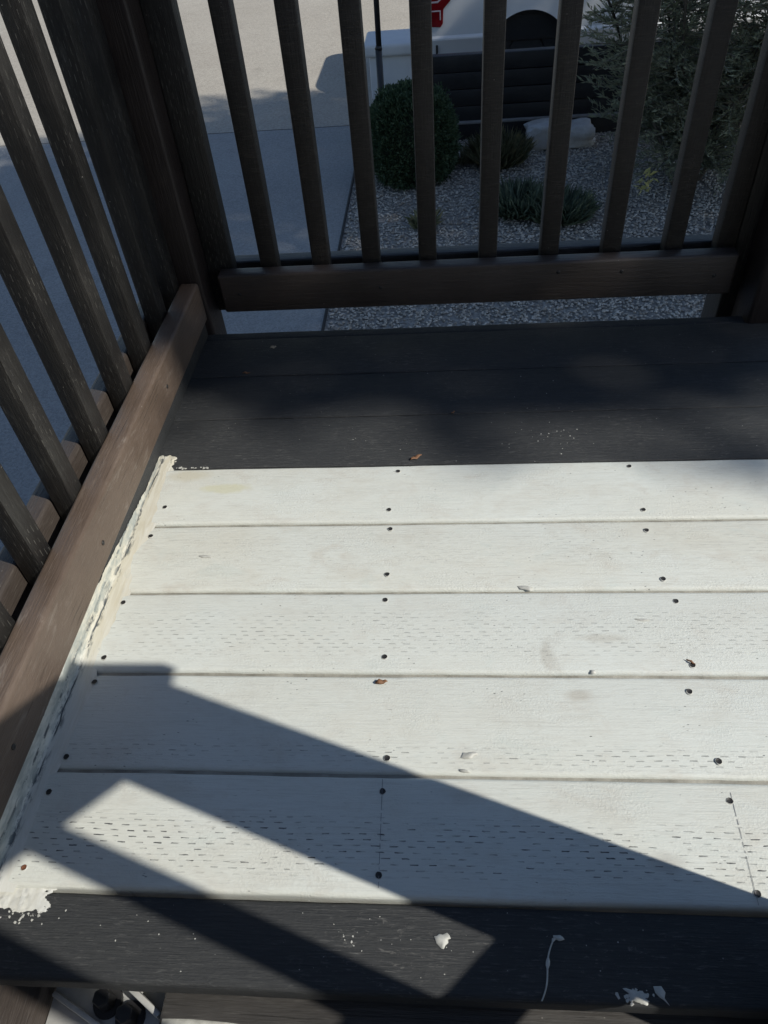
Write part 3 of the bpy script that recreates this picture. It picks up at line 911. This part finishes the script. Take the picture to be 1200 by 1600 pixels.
# screws, two per board on each joist line (positions read in world metres)
def screw_mesh(name, r):
    bm = bmesh.new()
    n = 12
    rings = []
    for rr, z in ((1.25, .0001), (1.02, .0011), (.82, .0007), (.5, .0004)):
        rings.append([bm.verts.new((rr * r * (1 + random.uniform(-.10, .10)) * math.cos(6.2832 * i / n), rr * r * (1 + random.uniform(-.1, .1)) * math.sin(6.2832 * i / n), z)) for i in range(n)])
    for a, b in zip(rings, rings[1:]):
        for i in range(n): bm.faces.new((a[i], a[(i + 1) % n], b[(i + 1) % n], b[i]))
    bm.faces.new(rings[-1])
    me = mesh_from(bm, name, True)
    return me
screw_meshes = []
for i in range(4):
    me = screw_mesh('screw', .0037)
    me.materials.append(M['blob']); me.materials.append(M['hole'])
    for p in me.polygons: p.material_index = 0 if p.index < 12 else 1
    screw_meshes.append(me)
me_rust = screw_mesh('screw', .0032); me_rust.materials.append(M['blob']); me_rust.materials.append(M['rust'])
for p in me_rust.polygons: p.material_index = 0 if p.index < 12 else 1
SCREWS = [(-.3983, .6146), (-.4045, .5472), (-.4092, .4089), (-.4074, .31), (-.4082, .27), (-.4087, .1592), (-.4142, .1126), (-.4101, .0228),
          (.0018, .6953), (-.0097, .6008), (-.0056, .5569), (-.0063, .4614), (-.0068, .4122), (-.0028, .3127), (.0079, .1641), (.0045, .1215), (.0051, .0256),
          (.3981, .6976), (.4017, .5929), (.398, .5478), (.403, .4496), (.4122, .4082), (.4103, .3013), (.3969, .2616), (.4093, .1665), (.409, .118), (.4106, .018)]
for i, (sx, sy) in enumerate(SCREWS):
    k = min(4, int(sy / PITCH))
    me = screw_meshes[i % 4]
    if i == 7: me = me_rust
    o = part('screw', me, None, boards[k], (sx, sy, .0004))
    o.rotation_euler.z = random.uniform(0, 6)
# pencil lines across the first white board
def strip_line(name, pts, w, z, mat, parent):
    bm = bmesh.new(); prev = None
    for i, (x, y) in enumerate(pts):
        j = .0003 * mnoise.noise(Vector((i * .9, x * 7, 1)))
        ww = w * (.6 + .4 * random.random())
        a = bm.verts.new((x - ww + j, y, z)); b = bm.verts.new((x + ww + j, y, z))
        if prev and random.random() > .2: bm.faces.new((prev[0], prev[1], b, a))
        prev = (a, b)
    return part(name, mesh_from(bm, name), mat, parent)
strip_line('pencil_line', [(.0036 + .0018 * i / 40, .137 - .128 * i / 40) for i in range(41)], .00034, .0012, M['pencil'], boards[0])
strip_line('pencil_line', [(.4125 - .004 * i / 40, .131 - .1245 * i / 40) for i in range(41)], .00034, .0012, M['pencil'], boards[0])

# ------------------------------------------------------------------ railings
def me_baluster(name, w, d, h):
    bm = bevbox(w, d, h, .0045, 2)
    me = mesh_from(bm, name); shade(me)
    return me
# back railing
RZ0, RZ1 = .036, .125
backr = thing('deck_railing', 'dark brown railing with a row of square balusters across the far edge of the landing', 'railing', (.15, 1.24, 0))
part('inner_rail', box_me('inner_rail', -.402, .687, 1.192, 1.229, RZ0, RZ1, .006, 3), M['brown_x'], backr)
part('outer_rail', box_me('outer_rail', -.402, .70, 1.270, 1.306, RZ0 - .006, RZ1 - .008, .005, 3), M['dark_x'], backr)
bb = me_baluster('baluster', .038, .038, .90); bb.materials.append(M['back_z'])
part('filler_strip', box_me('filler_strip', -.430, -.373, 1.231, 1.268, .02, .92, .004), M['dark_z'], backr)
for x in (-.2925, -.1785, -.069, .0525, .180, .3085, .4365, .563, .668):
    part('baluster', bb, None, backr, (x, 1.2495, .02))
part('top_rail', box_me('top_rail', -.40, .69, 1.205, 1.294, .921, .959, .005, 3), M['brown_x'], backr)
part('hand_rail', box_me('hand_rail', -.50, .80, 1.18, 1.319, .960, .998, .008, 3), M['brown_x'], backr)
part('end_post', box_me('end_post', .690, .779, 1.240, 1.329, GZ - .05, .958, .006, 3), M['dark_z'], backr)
me_fix = bmesh.new()
bmesh.ops.create_uvsphere(me_fix, u_segments=10, v_segments=6, radius=.0042)
for v in me_fix.verts: v.co.y *= .35
me_fix = mesh_from(me_fix, 'rail_screw', True); me_fix.materials.append(M['hole'])
for fx, fz in ((-.36, .08), (-.05, .083), (.325, .102), (.455, .098), (.645, .08)):
    part('rail_screw', me_fix, None, backr, (fx, 1.1922, fz))
# right hand newel post
nw = thing('newel_post', 'dark brown square post at the right end of the far railing', 'post', (.76, 1.19, 0))
part('shaft', box_me('shaft', .716, .808, 1.136, 1.228, -.30, .95, .007, 3), M['brown_z'], nw)
part('post_cap', box_me('post_cap', .700, .824, 1.120, 1.2395, .9505, .9595, .004, 2), M['brown_z'], nw)
# left railing with the corner post
leftr = thing('deck_railing', 'black balusters and sunlit brown kick rail along the left side of the landing', 'railing', (-.49, .5, 0))
part('corner_post', box_me('corner_post', -.520, -.431, 1.170, 1.258, GZ - .05, .958, .006, 3), M['brown_z'], leftr)
def kick_rail():
    bm = bevbox(.040, 1.172 + .75, RZ1 - RZ0, .007, 4)
    for i in range(1, 60):
        yy = -.961 + 1.922 * i / 60
        bmesh.ops.bisect_plane(bm, geom=list(bm.verts) + list(bm.edges) + list(bm.faces), plane_co=(0, yy, 0), plane_no=(0, 1, 0))
    for v in bm.verts:
        k = Vector((v.co.x * 40, v.co.y * 6, v.co.z * 30))
        v.co.x += .0009 * mnoise.noise(k); v.co.z += .0008 * mnoise.noise(k + Vector((7, 0, 0)))
        v.co += Vector((-.457, .209, RZ0))
    me = mesh_from(bm, 'inner_rail'); shade(me, 50)
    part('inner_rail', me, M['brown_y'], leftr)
kick_rail()
me_fix2 = me_fix.copy(); me_fix2.transform(Matrix.Rotation(math.radians(90), 4, 'Z'))
for fy, fz in ((.135, .075), (.47, .07), (.86, .078)):
    part('rail_screw', me_fix2, None, leftr, (-.4368, fy, fz))
part('outer_rail', box_me('outer_rail', -.553, -.516, -.75, 1.19, RZ0, RZ1 - .002, .007, 3), M['outer_y'], leftr)
part('toe_strip', box_me('toe_strip', -.478, -.4455, -.02, 1.169, -.0085, RZ0 - .0015, .003, 2), M['black'], leftr)
lb = me_baluster('baluster', .036, .038, .90); lb.materials.append(M['dark_z'])
for y in (1.149, 1.045, .925, .802, .660, .528, .398, .27, .14, .01, -.12, -.25):
    o = part('baluster', lb, None, leftr, (-.496, y, .02))
    o.rotation_euler.x = random.uniform(-.004, .004)
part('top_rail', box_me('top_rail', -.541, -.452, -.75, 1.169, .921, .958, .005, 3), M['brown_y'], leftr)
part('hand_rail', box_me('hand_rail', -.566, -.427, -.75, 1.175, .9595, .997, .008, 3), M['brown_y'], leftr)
# stair railing right of the camera: throws the slanted shadows over the boards
st = thing('stair_railing', 'sloping stair railing with square balusters at the near right edge of the landing', 'railing', (.495, -.5, 0))
part('newel', box_me('newel', .439, .551, -.143, -.031, -.3, .838, .005, 2), M['brown_z'], st)
part('newel_cap', box_me('newel_cap', .419, .571, -.163, -.011, .8385, .864, .006, 2), M['brown_z'], st)
SL = -.733
def railz(z0, y0, y): return z0 + SL * (y - y0)
yA, yB = -.15, -1.25
part('top_rail', slant_box('top_rail', .476, .514, yA, railz(.835, -.2025, yA), yB, railz(.835, -.2025, yB), .089), M['brown_y'], st)
cz = .835 + .089 / math.cos(math.atan(.733)) + .001
yA2 = -.07
part('hand_rail', slant_box('hand_rail', .425, .565, yA2, railz(cz, -.2025, yA2), yB, railz(cz, -.2025, yB), .038, .006), M['brown_y'], st)
lz = .39 - .089 / math.cos(math.atan(.733))
part('bottom_rail', slant_box('bottom_rail', .476, .514, yA, railz(lz, -.232, yA), yB, railz(lz, -.232, yB), .089), M['brown_y'], st)
for i in range(8):
    y = -.26 - .125 * i
    z0 = railz(.39, -.232, y) - .01; z1 = railz(.835, -.2025, y) + .01
    part('baluster', box_me('baluster', .4775, .5125, y - .0175, y + .0175, z0, z1, .003), M['dark_z'], st)

# ------------------------------------------------------------------ framing below the near edge
fr = thing('stair_framing', 'dark brown framing timber just below the near black board', 'timber', (.1, -.08, -.2))
part('ledger', box_me('ledger', -.236, 1.2, -.135, -.046, -.25, -.075, .004), M['grey_x'], fr)
part('painted_edge', flat_blob('painted_edge', [(-.232, -.1045), (-.20, -.1035), (-.16, -.105), (-.115, -.1085), (-.15, -.1095), (-.19, -.113), (-.232, -.114)], -.0748, .0015), M['blob'], fr)
part('side_block', box_me('side_block', -.56, -.384, -.22, -.060, -.30, -.085, .006), M['outer_y'], fr)
bk = thing('steel_bracket', 'grey steel angle bracket with two black bolts in the lower left corner', 'bracket', (-.30, -.09, -.13))
part('plate', box_me('plate', -.3825, -.2375, -.170, -.050, -.122, -.116, .002), M['steel'], bk)
part('back_flange', box_me('back_flange', -.380, -.285, -.0660, -.0600, -.1155, -.090, .002), M['steel'], bk)
def flange(name, xa, ya, xb, yb, h, w):
    d = Vector((xb - xa, yb - ya, 0)); L = d.length
    bm = bevbox(L, w, h, .0018, 2)
    bmesh.ops.rotate(bm, verts=bm.verts, cent=(0, 0, 0), matrix=Matrix.Rotation(math.atan2(d.y, d.x), 3, 'Z'))
    for v in bm.verts: v.co += Vector(((xa + xb) / 2, (ya + yb) / 2, -.1155))
    me = mesh_from(bm, name); shade(me)
    part(name, me, M['steel'], bk)
flange('right_flange', -.288, -.071, -.242, -.099, .026, .007)
flange('left_flange', -.378, -.080, -.305, -.113, .014, .006)
for bx, by in ((-.314, -.0845), (-.283, -.0985)):
    bm = bmesh.new()
    bmesh.ops.create_cone(bm, cap_ends=True, segments=20, radius1=.0175, radius2=.0165, depth=.004)
    for v in bm.verts: v.co += Vector((bx, by, -.1135))
    o = part('bolt', mesh_from(bm, 'bolt'), M['iron'], bk)
    bm = bmesh.new()
    bmesh.ops.create_cone(bm, cap_ends=True, segments=6, radius1=.0115, radius2=.0105, depth=.022)
    bmesh.ops.bevel(bm, geom=list(bm.edges), offset=.001, segments=1, affect='EDGES')
    for v in bm.verts: v.co += Vector((bx, by, -.1005))
    part('bolt_head', mesh_from(bm, 'bolt_head'), M['iron'], o)

# ------------------------------------------------------------------ house wall, unseen behind the camera, added to block sky light
M['siding'] = simple('grey brown siding paint', (.20, .18, .16), (.25, .23, .21), 6, .7, .3, 40, .002)
hs = thing('sky_blocker', 'grey brown lap sided house wall, unseen, added behind the camera to block sky light', 'blocker', (-.6, -1.9, GZ))
part('wall_core', box_me('wall_core', -4.2, 2.2, -2.1, -1.93, GZ - .1, 3.4, .01), M['siding'], hs)
for k in range(26):
    z0 = GZ + k * .198
    part('siding_board', box_me('siding_board', -4.22, 2.22, -1.928, -1.905 + .004 * (k % 2), z0, z0 + .196, .003), M['siding'], hs)

# ------------------------------------------------------------------ caulk and paint spills
def caulk_strip():
    bm = bmesh.new()
    ny, nx = 230, 15
    rows = []
    for j in range(ny + 1):
        y = -.004 + .752 * j / ny
        wob = .006 * mnoise.noise(Vector((1.3, y * 13, 0))) + .0035 * mnoise.noise(Vector((4, y * 60, 0)))
        wid = .031 + .017 * mnoise.noise(Vector((7, y * 9, 0))) + .004 * mnoise.noise(Vector((2, y * 55, 0)))
        if y > .69: wid -= (y - .69) * .25
        up = min(.0315, max(0.0, .031 - max(0.0, y - .40) * .11)) + .003 * mnoise.noise(Vector((11, y * 8, 0))) + .003 * mnoise.noise(Vector((5, y * 45, 2))) + .0025 * mnoise.noise(Vector((9, y * 190, 2)))
        prof = []
        xa = -.4445
        for i in range(nx + 1):
            f = i / nx
            if f < .3:            # climbs the toe strip
                g = f / .3
                x = xa + .0003 + .0040 * g
                z = .0009 + max(.0, min(.0335, up)) * (1 - g) ** 1.2
            else:
                g = (f - .3) / .7
                x = xa + .0043 + (wid + wob) * g
                z = .0008 * (1 - g) ** 1.2 + .0004 - .0008 * g ** 3
            ridge = .0004 * mnoise.noise(Vector((f * 14, y * 9, 3))) * math.sin(math.pi * f)
            prof.append(bm.verts.new((x, y, z + max(ridge, -.0006))))
        rows.append(prof)
    for a, b in zip(rows, rows[1:]):
        for i in range(nx): bm.faces.new((a[i], a[i + 1], b[i + 1], b[i]))
    bmesh.ops.recalc_face_normals(bm, faces=bm.faces)
    o = link('caulk_bead', mesh_from(bm, 'caulk_bead', True), M['caulk'])
    tag(o, 'smeared cream caulk along the foot of the left kick rail', 'caulk')
caulk_strip()
def smear_mesh(name, x0, x1, y0, y1, z, thick, seed):
    # ragged crust: only the cells under a noise field are kept, so the edge breaks up
    bm = bmesh.new(); nx, ny = 90, 50; g = {}
    def h(i, j):
        u, v = i / nx, j / ny
        x, y = x0 + (x1 - x0) * u, y0 + (y1 - y0) * v
        k = Vector((x * 55, y * 80, seed)); k2 = Vector((x * 190, y * 240, seed + 3))
        edge = min(1.0, 3.2 * min(u + .25, 1 - u, v + .02 if seed != 5 else v, 1 - v + (.4 if seed == 5 else 0)))
        return edge - .45 + .55 * mnoise.noise(k) + .42 * mnoise.noise(k2)
    for i in range(nx):
        for j in range(ny):
            if h(i + .5, j + .5) < 0: continue
            vs = []
            for a, b in ((i, j), (i + 1, j), (i + 1, j + 1), (i, j + 1)):
                if (a, b) not in g:
                    q = max(0.0, min(1.0, h(a, b) * 1.6))
                    x = x0 + (x1 - x0) * a / nx; y = y0 + (y1 - y0) * b / ny
                    g[(a, b)] = bm.verts.new((x, y, z + thick * q * (.6 + .5 * mnoise.noise(Vector((x * 140, y * 40, seed))))))
                vs.append(g[(a, b)])
            bm.faces.new(vs)
    return mesh_from(bm, name, True)
sp = thing('paint_smear', 'crusty cream paint smear at the near left corner of the boards', 'paint', (-.41, -.01, 0))
def blobs(parent, cx, cy, rx, ry, n, rmin, rmax, z, mat, name='fleck'):
    bm = bmesh.new()
    for _ in range(n):
        x = cx + random.gauss(0, rx); y = cy + random.gauss(0, ry); r = random.uniform(rmin, rmax)
        out = ragged(x, y, r * random.uniform(.7, 1.5), r, 7, .35, random.uniform(0, 3))
        vs = [bm.verts.new((p[0], p[1], z)) for p in out]
        c = bm.verts.new((x, y, z + r * .35))
        for i in range(7): bm.faces.new((vs[i], vs[(i + 1) % 7], c))
    o = part(name, mesh_from(bm, name, True), mat, parent)
    o['kind'] = 'stuff'
    return o
part('crust', smear_mesh('crust', -.475, -.352, -.024, .003, -.0046, .0016, 5), M['caulk'], sp)
blobs(sp, -.395, -.024, .022, .006, 40, .0004, .0017, -.0045, M['blob'])
sm = thing('paint_smear', 'ragged pale paint dab where the caulk meets the far black board', 'paint', (-.42, .73, 0))
part('crust', smear_mesh('crust', -.4455, -.405, .70, .758, -.0012, .0024, 9), M['caulk'], sm)
blobs(sm, -.375, .7165, .03, .0012, 22, .0008, .0028, -.0012, M['blob'])
# chips, drip and splats on the near black board
zb = -.0046
ch = flat_blob('paint_chip', [(.0668, -.0322), (.0695, -.0318), (.0725, -.0297), (.0762, -.0301), (.0808, -.0283), (.0832, -.0306), (.0846, -.0338), (.0818, -.0349), (.0820, -.0380), (.0788, -.0408), (.0772, -.0442), (.0746, -.0436), (.0722, -.0412), (.0694, -.0388), (.0681, -.0352)], zb, .0016)
for v in ch.vertices: v.co.z += .0012 * max(0.0, mnoise.noise(Vector((v.co.x * 160, v.co.y * 160, 2))))
tag(link('paint_chip', ch, M['blob']), 'white flake of paint lying in the sunlit wedge on the near black board', 'paint')
dr = []
for i in range(17):
    f = i / 16
    dr.append((.1925 - .019 * f - .0022 * math.sin(f * 6), -.030 - .057 * f))
L_, R_ = [], []
for i, (x, y) in enumerate(dr):
    w = .0011 + (.0032 if i in (6, 7) else 0) * .5 + (.0022 if i == 0 else 0)
    L_.append((x - w * .6, y)); R_.append((x + w, y))
bm = bmesh.new()
pv = None
for (a, b) in zip(L_, R_):
    c = ((a[0] + b[0]) / 2, a[1])
    v = [bm.verts.new((a[0], a[1], zb)), bm.verts.new((c[0], c[1], zb + .0014)), bm.verts.new((b[0], b[1], zb))]
    if pv:
        for i in range(2): bm.faces.new((pv[i], pv[i + 1], v[i + 1], v[i]))
    pv = v
bmesh.ops.recalc_face_normals(bm, faces=bm.faces)
drp = thing('paint_drip', 'thin white paint drip running across the near black board', 'paint', (.16, -.06, 0))
part('run', mesh_from(bm, 'run', True), M['blob'], drp)
part('head', flat_blob('head', ragged(.1975, -.0295, .0052, .0026, 9, .25, -.2), zb, .0014), M['blob'], drp)
s1 = thing('paint_splat', 'smudged white paint splat on the near black board below the drip', 'paint', (.25, -.08, 0))
part('smear', flat_blob('smear', ragged(.2700, -.0800, .0135, .0046, 16, .4, -.45), zb, .0009), M['blob'], s1)
blobs(s1, .268, -.078, .008, .004, 26, .0006, .002, zb, M['blob'])
s2 = flat_blob('paint_splat', [(.286, -.070), (.294, -.0695), (.297, -.075), (.295, -.080), (.2990, -.0865), (.2945, -.082), (.290, -.079), (.287, -.0755)], zb, .001)
tag(link('paint_splat', s2, M['blob']), 'small tailed white paint splat rightmost on the near black board', 'paint')
# specks over the black boards
sk = thing('paint_specks', 'tiny white paint specks sprinkled on the far black boards', 'paint', (.3, .8, 0))
blobs(sk, .303, .785, .028, .020, 20, .0004, .0015, -.0016, M['blob'])
blobs(sk, .15, .79, .25, .05, 40, .0003, .0009, -.0016, M['blob'])
blobs(sk, .2, 1.0, .3, .08, 24, .0003, .0010, -.0016, M['blob'])
nk = thing('paint_specks', 'tiny pale paint specks sprinkled on the near black board', 'paint', (0, -.04, 0))
blobs(nk, -.05, -.035, .16, .02, 46, .0002, .0008, zb, M['blob'])
blobs(nk, -.02, -.036, .012, .006, 9, .0003, .0011, zb, M['blob'])
# paint lumps on the white boards
lm = thing('paint_lumps', 'small raised lumps and drips in the white primer', 'paint', (0, .3, 0))
for (x, y, rx, ry) in ((.202, .434, .010, .004), (.110, .170, .009, .005), (-.302, .501, .010, .003), (.279, .2906, .004, .003), (.104, .149, .006, .002), (.36, .375, .012, .002)):
    part('lump', flat_blob('lump', ragged(x, y, rx, ry, 11, .4, random.uniform(-.3, .3)), .0002, .0016), M['blob'], lm)
# yellowish dried paint stain, wet look, on the last white board
# dry leaf bits
def bit(name, x, y, z, l, w, rot, mat, label, cat):
    bm = bmesh.new()
    n = 7; top = []; bot = []
    for i in range(n):
        f = i / (n - 1)
        h = w * math.sin(math.pi * min(1, f * .9 + .06)) * random.uniform(.7, 1.15)
        zz = z + .0012 + .0022 * math.sin(f * 5 + rot) ** 2
        top.append(bm.verts.new((l * (f - .5), h, zz + random.uniform(0, .002)))); bot.append(bm.verts.new((l * (f - .5), -h * random.uniform(.5, 1), zz)))
    for i in range(n - 1): bm.faces.new((top[i], top[i + 1], bot[i + 1], bot[i]))
    bmesh.ops.rotate(bm, verts=bm.verts, cent=(0, 0, 0), matrix=Matrix.Rotation(rot, 3, 'Z'))
    for v in bm.verts: v.co += Vector((x, y, 0))
    bmesh.ops.solidify(bm, geom=list(bm.faces), thickness=.0006)
    bmesh.ops.recalc_face_normals(bm, faces=bm.faces)
    tag(link(name, mesh_from(bm, name, True), mat), label, cat)
bit('dry_leaf', -.0051, .2719, .0, .017, .0042, .1, M['leafdry'], 'curled rust brown leaf scrap on the second white board', 'leaf')
bit('dry_leaf', .0325, .7317, -.0018, .024, .004, .55, M['leafdry'], 'brown leaf scrap on the far black board beside the white edge', 'leaf')
bit('petal', -.2856, 1.1029, -.0018, .014, .005, .1, M['chip'], 'pale fallen petal on the far black boards near the corner post', 'petal')
bit('twig_bit', -.328, 1.0094, -.0018, .018, .0022, -.1, M['leafdry'], 'short brown twig on the far black boards near the kick rail', 'twig')
bit('wood_chip', .4085, .3055, .0, .013, .0016, -.7, M['leafdry'], 'thin reddish splinter by a screw on the third white board', 'splinter')
bit('wood_chip', .1005, .8581, -.0018, .008, .002, .6, M['leafdry'], 'tiny reddish chip in the seam of the far black boards', 'chip')
